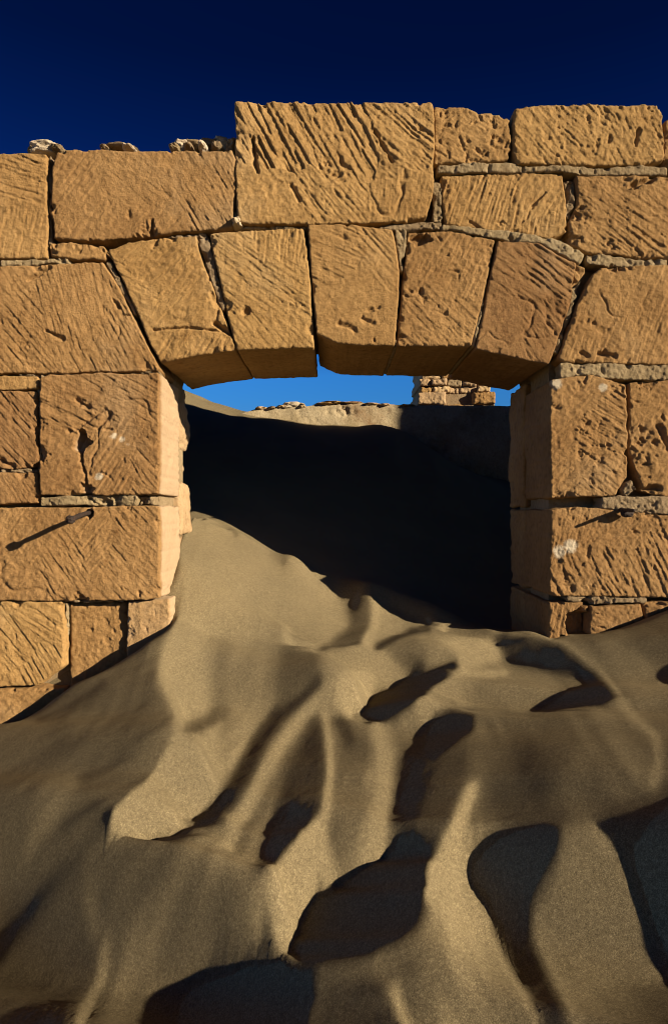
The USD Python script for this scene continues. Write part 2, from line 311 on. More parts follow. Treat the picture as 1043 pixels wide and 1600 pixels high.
# right lobe and the dark beyond
n_ = [(880, 1290), (921, 1288), (945, 1314), (968, 1343), (991, 1382), (1003, 1410), (1012, 1440), (1025, 1480), (1045, 1540), (900, 1540), (850, 1440), (872, 1350)]
paint(n_, 108, 4, None, 0.8)
stroke([(925, 1292), (946, 1316), (968, 1344), (988, 1380)], 9, 128, 3, 0.9)
paint([(980, 1332), (1000, 1300), (1080, 1230), (1120, 1560), (1075, 1560), (1040, 1500), (1014, 1434), (994, 1384)], 9, 6, [(978, 1334), (985, 1290), (1080, 1180), (1200, 1200), (1200, 1640), (1080, 1640), (1040, 1540), (1014, 1436), (1004, 1410), (992, 1382), (969, 1343)])
# slip face on the upper right
d1 = [(768, 998), (795, 994), (838, 1001), (872, 1009), (897, 1027), (931, 1053), (957, 1078), (965, 1091), (930, 1080), (897, 1058), (863, 1051), (838, 1042), (800, 1036), (787, 1024)]
paint(d1, 18, 3)
paint([(846, 1110), (863, 1095), (889, 1078), (923, 1068), (962, 1088), (960, 1094), (940, 1104), (890, 1109), (825, 1117)], 4, 2)
paint([(795, 1050), (860, 1056), (880, 1072), (858, 1094), (838, 1110), (800, 1112), (770, 1080)], 112, 4)
stroke([(800, 988), (842, 995), (880, 1004), (905, 1022), (938, 1048), (966, 1082)], 8, 120, 3)
stroke([(968, 1094), (995, 1125), (1024, 1150), (1030, 1190), (1020, 1230)], 13, 126, 5, 0.9)
stroke([(925, 1025), (960, 1050), (1043, 1100)], 14, 100, 6, 0.7)
stroke([(985, 1000), (1043, 1040)], 14, 70, 6, 0.6)
stroke([(930, 1120), (960, 1125)], 16, 112, 6, 0.7)
stroke([(905, 1170), (912, 1215)], 16, 98, 7, 0.7)
stroke([(905, 985), (960, 975), (1060, 945)], 14, 40, 6, 0.8)
# crests under the opening
paint([(566, 1122), (584, 1087), (597, 1076), (622, 1068), (660, 1052), (712, 1030), (716, 1044), (692, 1062), (662, 1085), (640, 1110), (600, 1129), (575, 1129)], 5, 2.5)
paint([(642, 1040), (664, 1040), (660, 1076), (650, 1072)], 20, 4)
stroke([(591, 1011), (612, 1000), (640, 988), (668, 983)], 9, 42, 3)
paint([(600, 1012), (640, 994), (668, 1010), (660, 1040), (640, 1052), (615, 1030)], 92, 5, None, 0.8)
paint([(548, 936), (566, 930), (582, 942), (580, 980), (566, 1000), (530, 1012), (510, 1010), (548, 980)], 74, 6)
stroke([(584, 935), (588, 960), (583, 985), (570, 1003)], 10, 160, 4)
stroke([(505, 1013), (535, 1013), (560, 1003)], 7, 60, 3, 0.8)
stroke([(446, 985), (450, 998), (466, 1010), (490, 1014)], 8, 170, 3, 0.9)
paint([(440, 1010), (500, 1022), (494, 1060), (466, 1088), (436, 1110), (430, 1070)], 88, 6)
paint([(532, 1050), (580, 1045), (590, 1080), (566, 1118), (540, 1122), (528, 1095)], 152, 4)
stroke([(530, 1126), (540, 1140), (545, 1160)], 16, 46, 6, 0.9)
paint([(675, 995), (770, 1000), (785, 1030), (720, 1050), (712, 1022)], 140, 5)
stroke([(700, 1050), (735, 1052), (790, 1052)], 8, 150, 3, 0.7)
# bottom
bb = [(276, 1640), (278, 1577), (291, 1554), (311, 1528), (337, 1508), (381, 1487), (400, 1474), (423, 1468), (438, 1489), (453, 1501), (477, 1508), (496, 1516), (500, 1550), (484, 1580), (470, 1640)]
paint(bb, 4, 3)
paint([(500, 1520), (590, 1530), (612, 1565), (640, 1640), (490, 1640)], 42, 7, [(480, 1500), (600, 1530), (609, 1540), (613, 1566), (640, 1640), (460, 1640)])
stroke([(614, 1545), (624, 1575), (645, 1630)], 14, 138, 5, 0.9)
stroke([(640, 1545), (660, 1580), (672, 1620)], 10, 84, 6, 0.6)
TONE[900:] = np.clip(TONE[900:] + 0.36 * np.clip((820 - (xx - PAD)) / 140.0, 0, 1) * np.clip((yy - PAD - 960) / 80.0, 0, 1) * (TONE[900:] - gaussian_filter(TONE, 38)[900:]) * (TONE[900:] > 30), 0, 185)
# what the walls shade is not the sand's own relief
FREE = mask_of([(255, 700), (300, 805), (400, 856), (440, 886), (468, 890), (500, 918), (540, 935), (575, 930), (620, 952), (660, 974), (700, 986), (790, 992), (860, 1000), (905, 992), (960, 976), (1043, 944), (1200, 900), (1200, 0), (-200, 0), (-200, 1150), (0, 1122), (60, 1104), (110, 1070), (185, 1018), (256, 975), (285, 890)], 0)


def shade_target(t):
    return np.interp(t, [0, 10, 28, 45, 60, 85, 110, 150, 175], [-0.05, -0.04, 0.01, 0.045, 0.075, 0.155, 0.29, 0.73, 0.90])


X0, X1, Y0, Y1 = -1.30, 1.30, 0.72, 3.02
STEP = 0.008
SEEN_W = 1.0


def fit_relief():
    levels = [0.064, 0.032, 0.016, 0.008]
    d = None
    for li, st in enumerate(levels):
        nx, ny = int(round((X1 - X0) / st)) + 1, int(round((Y1 - Y0) / st)) + 1
        gx_, gy_ = np.linspace(X0, X1, nx), np.linspace(Y0, Y1, ny)
        if li == 0:
            cx_, cy_ = np.meshgrid(gx_, gy_)
            H0c = base_rbf(np.stack([cx_.ravel(), cy_.ravel()], 1)).reshape(ny, nx)
            base_i = RegularGridInterpolator((gy_, gx_), H0c, method='cubic')
        X, Y = np.meshgrid(gx_, gy_)
        H0 = base_i(np.stack([Y.ravel(), X.ravel()], 1)).reshape(ny, nx)
        if d is None:
            d = np.zeros((ny, nx))
        else:
            d = map_coordinates(d, [np.linspace(0, d.shape[0] - 1, ny)[:, None] * np.ones((1, nx)), np.linspace(0, d.shape[1] - 1, nx)[None] * np.ones((ny, 1))], order=3 if min(d.shape) > 4 else 1, mode='nearest')
        for rep in range(3 if li < 3 else 2):
            Hc = H0 + d
            px, py = CX + X / Y * F, CY - Hc / Y * F
            inside = (px > -PAD + 2) & (px < W_ + PAD - 2) & (py > 780) & (py < H_ + PAD - 2)
            T = map_coordinates(TONE, [py + PAD, px + PAD], order=1, mode='nearest')
            FR = map_coordinates(FREE, [py + PAD, px + PAD], order=1, mode='nearest')
            edge = np.clip(1.0 - np.maximum(np.maximum(px - W_, -px), py - H_) / 100.0, 0.05, 1)
            behind = (Y > WY - 0.03) & ((X < -0.56) | (X > 0.68))
            w = np.where(inside & (FR < 0.5) & ~behind, edge, 0.0)
            Tm = shade_target(T)
            w = w * np.where((Y > WY) & (X < 0.1), 0.35, 1.0) * np.clip((2.85 - Y) / 0.15, 0, 1)
            wc, Tc = w[1:-1, 1:-1], Tm[1:-1, 1:-1]
            lam_s, lam_y, lam_0 = 0.45e-7 / st ** 4, 3.0e-7 / st ** 4, 0.025
            # near the wall and at the patch's rim the relief fades out
            rim = np.clip(np.minimum(np.minimum(X - X0, X1 - X), np.minimum(Y - Y0, Y1 - Y)) / 0.12, 0, 1)
            l0 = lam_0 + 40.0 * (1 - rim) ** 2 + 30.0 * behind

            def fun(v):
                dd = v.reshape(ny, nx)
                Hh = H0 + dd
                p = (Hh[1:-1, 2:] - Hh[1:-1, :-2]) / (2 * st)
                q_ = (Hh[2:, 1:-1] - Hh[:-2, 1:-1]) / (2 * st)
                n2 = 1 + p * p + q_ * q_
                inv = 1 / np.sqrt(n2)
                num = -p * SUN[0] - q_ * SUN[1] + SUN[2]
                c = num * inv
                r = c - Tc
                e = (wc * r * r).sum()
                g = 2 * wc * r
                gp = g * (-SUN[0] * inv - num * p * inv / n2) / (2 * st)
                gq = g * (-SUN[1] * inv - num * q_ * inv / n2) / (2 * st)
                G = np.zeros_like(dd)
                G[1:-1, 2:] += gp
                G[1:-1, :-2] -= gp
                G[2:, 1:-1] += gq
                G[:-2, 1:-1] -= gq
                lx = dd[:, 2:] - 2 * dd[:, 1:-1] + dd[:, :-2]
                ly = dd[2:] - 2 * dd[1:-1] + dd[:-2]
                e += lam_s * (lx ** 2).sum() + lam_y * (ly ** 2).sum()
                a = 2 * lam_s * lx
                G[:, 2:] += a
                G[:, 1:-1] -= 2 * a
                G[:, :-2] += a
                a = 2 * lam_y * ly
                G[2:] += a
                G[1:-1] -= 2 * a
                G[:-2] += a
                e += (l0 * dd * dd).sum()
                G += 2 * l0 * dd
                return e, G.ravel()
            res = minimize(fun, d.ravel(), jac=True, method='L-BFGS-B', options={'maxiter': [150, 150, 120, 70][li], 'maxcor': 12})
            d = res.x.reshape(ny, nx)
    return gx_, gy_, d


rgx, rgy, relief = fit_relief()
relief_i = RegularGridInterpolator((rgy, rgx), relief, method='linear', bounds_error=False, fill_value=0.0)


def axis(lo, hi, step, far, grow=1.16):
    a = list(np.arange(lo, hi + step / 2, step))
    s_ = step
    up, dn = [hi], [lo]
    while up[-1] < far:
        s_ *= grow
        up.append(up[-1] + s_)
        dn.append(dn[-1] - s_)
    return np.array(sorted(set(np.round(dn[1:], 5))) + a + up[1:])


sxs = axis(-1.30, 1.30, 0.007, 400, 1.10)
sys_ = axis(0.75, 3.0, 0.007, 400, 1.08)
SX, SY = np.meshgrid(sxs, sys_)
q2 = np.stack([SX.ravel(), SY.ravel()], 1)
# the thin plate is read on a grid that thins out, and fades to level ground far off
cxs, cys = axis(-2, 2, 0.06, 420, 1.15), axis(0, 5.5, 0.06, 420, 1.15)
CXg, CYg = np.meshgrid(cxs, cys)
rr = np.hypot(CXg, CYg - 2.5)
near = np.clip(1 - (rr - 4.5) / 4.5, 0, 1)
near = near * near * (3 - 2 * near)
ins = near > 0
zb = np.full(CXg.shape, -0.9)
zb[ins] = base_rbf(np.stack([CXg[ins], CYg[ins]], 1))
far_z = -0.9 + 0.6 * nz(np.stack([CXg, CYg, 0 * CXg], -1), 14.0, 3, 3) * np.clip((rr - 8) / 10, 0, 1)
zb = zb * near + far_z * (1 - near)
SZ = RegularGridInterpolator((cys, cxs), zb, method='linear', bounds_error=False, fill_value=-0.9)(q2[:, ::-1]).reshape(SX.shape)
SZ = SZ + relief_i(q2[:, ::-1]).reshape(SX.shape)
for (bx, by, bh, bs) in ((0.12, 2.46, 0.020, 0.07), (0.02, 2.54, -0.020, 0.06), (-0.15, 2.60, 0.026, 0.06)):    # crests where the drift passes under the arch
    SZ += bh * np.exp(-((SX - bx) ** 2 + ((SY - by) * 0.7) ** 2) / bs ** 2)
# scour along the foot of the wall, left and right of the opening
scour = np.exp(-((SY - WY - 0.02) / 0.055) ** 2)
SZ -= 0.105 * scour * np.clip((-0.50 - SX) / 0.10, 0, 1) * np.clip((SX + 2.2) / 0.5, 0, 1)
SZ -= 0.022 * scour * np.clip((SX - 0.74) / 0.15, 0, 1)
# soft lee ripples on the rear slope, fine unevenness all over
rip = np.clip((SY - 3.4) / 0.6, 0, 1) * np.clip((7 - SY) / 2, 0, 1)
pts3 = np.stack([SX, SY, 0 * SX], -1)
SZ += rip * 0.016 * nz(pts3 * np.array([1.0, 0.45, 1.0]), 0.16, 11, 2)
nearm = (np.abs(SX) < 2.5) & (SY > 0.3) & (SY < 6)
fine = np.zeros_like(SZ)
fine[nearm] = 0.0006 * nz(pts3[nearm], 0.06, 21, 2) + 0.0002 * nz(pts3[nearm], 0.018, 22, 2)
SZ += fine
ny_, nx_ = SX.shape
idx = np.arange(ny_ * nx_).reshape(ny_, nx_)
sf = np.stack([idx[:-1, :-1], idx[:-1, 1:], idx[1:, 1:], idx[1:, :-1]], -1).reshape(-1, 4)
m = usdkit.mesh(stage, '/World/sand', (np.stack([SX.ravel(), SY.ravel(), SZ.ravel()], 1), sf), M_SAND, smooth=True)
data(m.GetPrim(), kind='structure', label='wind-blown drift of pale brown sand with sharp crests and dark hollows')

# ---------------------------------------------------------------- stones


def densify(ring, step):
    ls = LineString(list(ring) + [ring[0]])
    n = max(8, int(ls.length / step))
    return np.array([ls.interpolate(t).coords[0] for t in np.linspace(0, ls.length, n, endpoint=False)])


def make_marks(rng, poly, zones, P):
    """Depth of the mason's chisel marks at the points P (x, z): strokes laid in bands, zone by zone."""
    minx, minz, maxx, maxz = poly.bounds
    out = np.zeros(len(P))
    if not zones:
        return out
    seeds = np.array([[minx + z[0] * (maxx - minx), minz + z[1] * (maxz - minz)] for z in zones])
    Pw = P + 0.03 * np.stack([nz(np.c_[P, np.zeros(len(P))], 0.08, rng.integers(1e6)), nz(np.c_[P, np.zeros(len(P))], 0.08, rng.integers(1e6))], 1)
    own = cKDTree(seeds).query(Pw)[1]
    warp = 0.0045 * np.stack([nz(np.c_[P, np.zeros(len(P))], 0.10, rng.integers(1e6), 2), nz(np.c_[P, np.zeros(len(P))], 0.10, rng.integers(1e6), 2)], 1)
    for k, (_, _, ang, spacing, depth, length) in enumerate(zones):
        sel = np.nonzero(own == k)[0]
        if len(sel) == 0:
            continue
        Q = P[sel] + warp[sel]
        a = math.radians(ang)
        u = Q[:, 0] * math.cos(a) + Q[:, 1] * math.sin(a)
        v = -Q[:, 0] * math.sin(a) + Q[:, 1] * math.cos(a)
        c = np.zeros(len(sel))
        vv = v.min() - spacing
        while vv < v.max() + spacing:
            uu = u.min() - rng.uniform(0, length)
            while uu < u.max():
                ln = length * rng.uniform(0.7, 1.9)
                vc, wd, dp, tilt = vv + rng.normal(0, 0.13) * spacing, spacing * rng.uniform(0.38, 0.85), 0.9 * depth * rng.uniform(0.35, 1.0) ** 1.2, rng.normal(0, 0.04)
                near = np.nonzero((u > uu) & (u < uu + ln) & (np.abs(v - vc) < wd * 1.4 + 0.02))[0]
                if len(near):
                    s = (u[near] - uu) / ln
                    t = (v[near] - vc - tilt * (u[near] - uu - ln / 2)) / wd
                    prof = np.where(t < 0.72, (t + 1) / 1.72, (1 - t) / 0.28)
                    prof = np.clip(prof, 0, 1) * np.clip(np.minimum(s, 1 - s) * 7, 0, 1)
                    c[near] = np.maximum(c[near], dp * prof)
                uu += ln * rng.uniform(0.75, 1.1)
            vv += spacing * rng.uniform(0.55, 0.95)
        out[sel] = c
    return out


def block(poly, y0, depth, res, seed, zones=(), rough=1.0, edge=0.010, pits=2, bulge=0.0, holes=(), side_rows=5, jitter=1.0, gouges=()):
    """A stone: the outline POLY (x, z) at the plane y0, its front carved and weathered, its sides running back DEPTH metres."""
    rng = np.random.default_rng(seed)
    r = 0.007
    p2 = poly.buffer(-r).buffer(r) if poly.area > 0.002 else poly
    if p2.geom_type != 'Polygon' or p2.is_empty:
        p2 = poly
    ring = densify(list(p2.exterior.coords)[:-1] if p2.exterior.is_ccw else list(p2.exterior.coords)[::-1][:-1], res)
    tan = np.roll(ring, -1, 0) - np.roll(ring, 1, 0)
    nor = np.stack([tan[:, 1], -tan[:, 0]], 1) / (np.linalg.norm(tan, axis=1, keepdims=True) + 1e-9)
    ring3 = np.c_[ring, np.full(len(ring), seed * 0.37)]
    ring = ring + nor * (jitter * (0.0032 * nz(ring3, 0.06, seed) + 0.0026 * nz(ring3, 0.014, seed + 1, 2)))[:, None]
    pg = Polygon(ring).buffer(0)
    if pg.geom_type != 'Polygon':
        pg = max(pg.geoms, key=lambda g: g.area)
    if len(pg.exterior.coords) - 1 != len(ring):
        ring = np.array(pg.exterior.coords)[:-1]
        if not pg.exterior.is_ccw:
            ring = ring[::-1]
        tan = np.roll(ring, -1, 0) - np.roll(ring, 1, 0)
        nor = np.stack([tan[:, 1], -tan[:, 0]], 1) / (np.linalg.norm(tan, axis=1, keepdims=True) + 1e-9)
    b = pg.bounds
    gx_, gz_ = np.meshgrid(np.arange(b[0], b[2], res), np.arange(b[1], b[3], res))
    G = np.stack([gx_.ravel(), gz_.ravel()], 1) + rng.uniform(-0.25, 0.25, (gx_.size, 2)) * res
    G = G[shapely.contains_xy(pg, G[:, 0], G[:, 1])]
    tree = cKDTree(ring)
    G = G[tree.query(G)[0] > 0.6 * res]
    V2 = np.vstack([ring, G])
    n0 = len(ring)
    tri = Delaunay(V2).simplices
    cen = V2[tri].mean(1)
    tri = tri[shapely.contains_xy(pg, cen[:, 0], cen[:, 1])]
    e1, e2 = V2[tri[:, 1]] - V2[tri[:, 0]], V2[tri[:, 2]] - V2[tri[:, 0]]
    cr = e1[:, 0] * e2[:, 1] - e1[:, 1] * e2[:, 0]
    tri[cr < 0] = tri[cr < 0][:, ::-1]
    tri = tri[np.abs(cr) > 1e-10]
    d = tree.query(V2)[0]
    d[:n0] = 0
    P3 = np.c_[V2, np.full(len(V2), seed * 0.61)]
    er = edge * 0.5 * (1.0 + 1.1 * nz(P3, 0.045, seed + 2, 3))
    er = np.maximum(er, 0.0015)
    t = np.clip(1 - d / er, 0, 1)
    y = er * 0.8 * (1 - np.sqrt(np.maximum(1 - t * t, 0)))
    amp = 0.65 + 0.5 * nz(P3, 0.13, seed + 3, 2)
    gate = np.clip(0.10 + 1.0 * amp + 0.5 * nz(P3, 0.18, seed + 18, 2), 0.05, 1.25) * rng.uniform(0.7, 1.1)
    y = y + make_marks(rng, pg, zones, V2) * gate
    if len(zones):
        y = y + make_marks(rng, pg, [(z[0], z[1], z[2] + 4, z[3] * 0.42, 0.0034, z[5] * 0.8) for z in zones], V2) * gate
    y = y + rough * (0.0055 * nz(P3, 0.12, seed + 4, 2) + 0.0022 * (np.abs(nz(P3, 0.035, seed + 5, 3)) * 2 - 0.6) + 0.0019 * nz(P3, 0.009, seed + 6, 2))
    worn = np.clip(nz(P3, 0.12, seed + 7, 3) * 2.6 - (1.05 if rough < 1.3 else 0.55), 0, 1)                                # spalled, pitted patches
    hole = np.clip(np.abs(nz(P3, 0.022, seed + 8, 3)) * 3.0 - 0.55, 0, 1)
    y = y + rough * worn * (0.003 + 0.013 * hole)
    scar = np.clip(1 - np.abs(nz(P3, 0.16, seed + 14, 3)) / 0.05, 0, 1) * np.clip(nz(P3, 0.2, seed + 15) * 3 - 0.6, 0, 1)     # hair cracks
    y = y + 0.006 * scar
    for _ in range(pits):
        c0, rad, dep = V2[rng.integers(n0, len(V2))] if len(V2) > n0 else V2[0], rng.uniform(0.003, 0.010), rng.uniform(0.003, 0.010)
        a_ = rng.uniform(0, 3.14)
        w0, w1 = V2[:, 0] - c0[0], V2[:, 1] - c0[1]
        near_ = np.nonzero(np.hypot(w0, w1) < rad * 4)[0]
        u_, v_ = w0[near_] * math.cos(a_) + w1[near_] * math.sin(a_), -w0[near_] * math.sin(a_) + w1[near_] * math.cos(a_)
        dd = np.hypot(u_ * 0.5, v_ * 1.3) / rad * (1 + 0.8 * nz(P3[near_], 0.010, seed + 16, 2))
        y[near_] += dep * np.clip(1.2 - dd, 0, 1)
    for _ in range(int(1 + 7 * pg.length * min(1, edge / 0.008)) if len(zones) else 3):           # chipped arrises
        c0, rad, dep = V2[rng.integers(0, n0)], rng.uniform(0.004, 0.030) * rng.uniform(0.3, 1), rng.uniform(0.003, 0.014)
        near_ = np.nonzero(np.hypot(V2[:, 0] - c0[0], V2[:, 1] - c0[1]) < rad * 3)[0]
        dd = np.hypot(V2[near_, 0] - c0[0], V2[near_, 1] - c0[1]) / (rad * (1 + 0.9 * nz(P3[near_], 0.012, seed + 19, 2)))
        y[near_] += dep * np.clip((1.15 - dd) / 0.6, 0, 1)
    for (hx, hz, rx, rz, dep) in holes:
        w = np.stack([V2[:, 0] - hx, V2[:, 1] - hz], 1)
        dd = np.hypot(w[:, 0] / rx, w[:, 1] / rz) * (1 + 0.8 * nz(P3, 0.018, seed + 9, 3))
        y = y + dep * np.clip((1.12 - dd) / 0.3, 0, 1)
    for (line, wid, dep) in gouges:
        ls = LineString(line)
        dd = shapely.distance(shapely.points(V2), ls) / (wid * np.maximum(0.15, 0.75 + 1.1 * nz(P3, 0.016, seed + 10, 3)))
        y = y + 0.8 * dep * np.clip(1.1 - dd, 0, 1) ** 0.8 * (dd < 1.1)
    if bulge:
        y = y - bulge * np.clip(d / 0.03, 0, 1) ** 0.5
    verts = [np.c_[V2[:, 0], y0 + y, V2[:, 1]]]
    faces = [tri]                                       # seen from -y an (x, z) counter-clockwise triangle faces the viewer
    ybase = y0 + y[:n0]
    prev = np.arange(n0)
    total = len(V2)
    rows = np.linspace(0, 1, side_rows + 1)[1:] if side_rows > 8 else (np.arange(1, side_rows + 1) / side_rows) ** 1.6
    for f_ in rows:
        yy_ = ybase * (1 - f_) + (y0 + depth) * f_
        R3 = np.c_[ring, yy_]
        off = jitter * (0.0055 * nz(R3, 0.08, seed + 12, 2) + 0.0030 * nz(R3, 0.022, seed + 13, 3) - 0.007 * np.clip(nz(R3, 0.06, seed + 17, 3) * 2.6 - 1.0, 0, 1)) * min(1.0, f_ * 8)
        rr_ = ring + nor * off[:, None]
        verts.append(np.c_[rr_[:, 0], yy_, rr_[:, 1]])
        cur = np.arange(total, total + n0)
        nx1, px1 = np.roll(cur, -1), np.roll(prev, -1)
        faces.append(np.vstack([np.c_[prev, cur, px1], np.c_[cur, nx1, px1]]))
        prev = cur
        total += n0
    back = Delaunay(ring).simplices
    cen = ring[back].mean(1)
    back = back[shapely.contains_xy(pg, cen[:, 0], cen[:, 1])]
    e1, e2 = ring[back[:, 1]] - ring[back[:, 0]], ring[back[:, 2]] - ring[back[:, 0]]
    cr = e1[:, 0] * e2[:, 1] - e1[:, 1] * e2[:, 0]
    back[cr > 0] = back[cr > 0][:, ::-1]
    faces.append(back + (total - n0))
    return np.vstack(verts), np.vstack(faces)


WALL = thing('ruined_wall', 'sunlit orange limestone block wall with a low arched opening, half buried in drifted sand', 'wall', (0, WY, -1.2))
stone_polys = []
seed_no = [100]


def lay(name, px_poly, zones=(), label=None, depth=0.16, res=0.0029, proud=0.0, mat=None, **kw):
    seed_no[0] += 7
    pg = Polygon(wall_xz(px_poly)).buffer(0.0022, join_style=2)
    stone_polys.append(pg)
    for key in ('holes',):
        if key in kw:
            kw[key] = [(*wall_xz([(h[0], h[1])])[0], h[2] * S, h[3] * S, h[4]) for h in kw[key]]
    if 'gouges' in kw:
        kw['gouges'] = [(wall_xz(g[0]), g[1] * S, g[2]) for g in kw['gouges']]
    part(WALL, name, block(pg, WY - proud, depth + proud, res, seed_no[0], zones, **kw), mat or M_STONE, label)


# zones: (u, v of the zone's centre in the stone's box, stroke angle, spacing, depth, length)
Z = lambda u, v, a, sp=0.020, d=0.007, ln=0.13: (u, v, a, sp, d, ln)
# top course
lay('stone', [(-130, 244), (72, 240), (73, 300), (72, 402), (-130, 406)], [Z(.8, .85, -18), Z(.8, .2, 74, .022, .008), Z(.1, .5, 40)], depth=0.455, proud=0.004)
lay('stone', [(90, 241), (108, 237), (230, 239), (362, 236), (368, 250), (367, 300), (363, 354), (312, 361), (240, 367), (160, 377), (86, 373), (83, 330), (83, 262)],
    [Z(.15, .6, 50, .020, .005, .11), Z(.45, .7, -42, .022, .005, .12), Z(.5, .2, 48, .02, .004, .1), Z(.85, .5, -60, .016, .006, .08)], depth=0.455, proud=0.010, edge=0.014, gouges=[([(238, 345), (236, 368)], 4, 0.02)])
lay('stone', [(368, 163), (470, 162), (560, 163), (672, 165), (675, 190), (676, 230), (675, 305), (666, 340), (640, 347), (560, 350), (486, 352), (374, 349), (370, 300), (369, 230)],
    [Z(.25, .72, -62, .026, .019, .17), Z(.55, .65, -60, .024, .022, .18), Z(.85, .72, -42, .020, .010, .15), Z(.15, .18, 30, .02, .004, .1), Z(.5, .2, -52, .019, .010, .11), Z(.85, .15, 80, .018, .006, .08)],
    'large block with deep slanting gouges', depth=0.455, proud=0.014, edge=0.009, rough=1.2, gouges=[([(395, 215), (400, 260), (403, 272)], 5, 0.028), ([(585, 208), (612, 256)], 4, 0.02), ([(455, 290), (468, 315)], 4, 0.016)])
lay('stone', [(679, 168), (700, 166), (728, 167), (748, 179), (766, 177), (786, 179), (796, 188), (797, 230), (793, 246), (778, 250), (720, 254), (679, 254)],
    [Z(.2, .7, 42, .018, .006, .1), Z(.25, .25, -32, .02, .009, .12), Z(.6, .5, -35, .02, .006, .1)], depth=0.42, proud=0.002, edge=0.013, rough=1.4, pits=26)
lay('stone', [(804, 172), (830, 167), (915, 164), (975, 166), (1026, 164), (1032, 176), (1035, 250), (1000, 257), (918, 259), (860, 256), (808, 256), (803, 240), (801, 200)],
    [Z(.2, .5, -50, .02, .008, .15), Z(.5, .5, -47, .02, .008, .14), Z(.85, .5, -62, .022, .007, .1)], depth=0.455, proud=0.008, edge=0.014, rough=1.25, pits=14, gouges=[([(995, 205), (992, 228)], 5, 0.016)])
lay('stone', [(1040, 188), (1060, 176), (1210, 172), (1212, 262), (1060, 264), (1038, 256)], [Z(.3, .5, 50), Z(.8, .5, -40)], depth=0.44, edge=0.014)
lay('stone', [(691, 273), (760, 271), (822, 270), (878, 272), (882, 300), (885, 362), (858, 371), (810, 362), (760, 357), (697, 349), (693, 320)],
    [Z(.2, .5, 68, .017, .008, .12), Z(.5, .5, 72, .018, .009, .14), Z(.8, .6, 55, .018, .008, .1), Z(.85, .2, 80, .018, .007, .1)], proud=-0.002, gouges=[([(735, 345), (748, 354)], 4, 0.014), ([(830, 320), (852, 300)], 3, 0.01)])
lay('stone', [(900, 275), (980, 276), (1043, 277), (1180, 274), (1182, 404), (1043, 403), (990, 401), (917, 393), (893, 378), (890, 345), (902, 320)],
    [Z(.15, .3, -38, .02, .006, .13), Z(.5, .5, -36, .022, .008, .13), Z(.85, .5, 60)], proud=0.004, rough=1.5, pits=20, edge=0.014, gouges=[([(985, 292), (1018, 280)], 6, 0.03)])
# arch stones, the wall's whole depth
AD = dict(depth=THICK, side_rows=60, res=0.0030, jitter=0.6)
lay('arch_stone', [(170, 392), (200, 380), (260, 372), (306, 370), (309, 390), (322, 425), (341, 476), (356, 515), (369, 546), (330, 550), (290, 557), (252, 566), (238, 540), (205, 465)],
    [Z(.3, .8, 38, .018, .006, .1), Z(.6, .45, 48, .017, .006, .12), Z(.65, .15, 55, .02, .007, .08), Z(.15, .6, -30, .02, .005, .1)], proud=0.006, gouges=[([(240, 516), (290, 512), (345, 518)], 3, 0.014), ([(335, 505), (360, 520)], 6, 0.03)], **AD)
lay('arch_stone', [(329, 367), (400, 361), (473, 359), (478, 390), (484, 450), (490, 543), (450, 543), (410, 545), (371, 547), (358, 500), (343, 430), (331, 385)],
    [Z(.2, .7, -38, .02, .006, .14), Z(.6, .5, -34, .021, .006, .16), Z(.8, .9, 84, .016, .007, .08), Z(.4, .15, -50, .02, .005, .12)], proud=0.010, holes=[(385, 488, 7, 6, 0.012)], **AD)
lay('arch_stone', [(481, 353), (545, 353), (611, 361), (615, 378), (622, 425), (621, 470), (615, 540), (560, 539), (527, 536), (510, 528), (496, 521), (491, 470), (487, 424)],
    [Z(.3, .85, -25, .02, .006, .15), Z(.8, .8, -50, .022, .007, .14), Z(.5, .35, 20, .024, .003, .12)], proud=0.012, rough=0.8, pits=4, gouges=[([(530, 508), (552, 516)], 6, 0.012), ([(565, 498), (580, 506)], 5, 0.012), ([(575, 486), (590, 482)], 4, 0.01)], **AD)
lay('arch_stone', [(637, 364), (700, 362), (771, 375), (765, 410), (755, 456), (745, 498), (735, 540), (690, 540), (621, 540), (625, 490), (631, 430), (635, 400)],
    [Z(.3, .7, 55, .018, .007, .12), Z(.75, .6, 60, .019, .006, .1), Z(.3, .3, -44, .018, .006, .12), Z(.75, .2, -45, .02, .006, .1)], proud=0.006, holes=[(655, 374, 13, 8, 0.022)], pits=14, **AD)
lay('arch_stone', [(777, 378), (842, 382), (866, 398), (898, 413), (893, 440), (890, 470), (868, 535), (855, 569), (800, 557), (742, 545), (752, 500), (764, 440)],
    [Z(.7, .75, -40, .019, .008, .16), Z(.3, .75, -35, .02, .005, .12), Z(.3, .3, 30, .024, .003, .1), Z(.7, .25, -55, .022, .005, .12)], proud=0.010, rough=0.85, **AD)
lay('stone', [(896, 414), (912, 419), (914, 425), (902, 440), (893, 447)], [], depth=0.12, pits=1, proud=-0.002, edge=0.006)
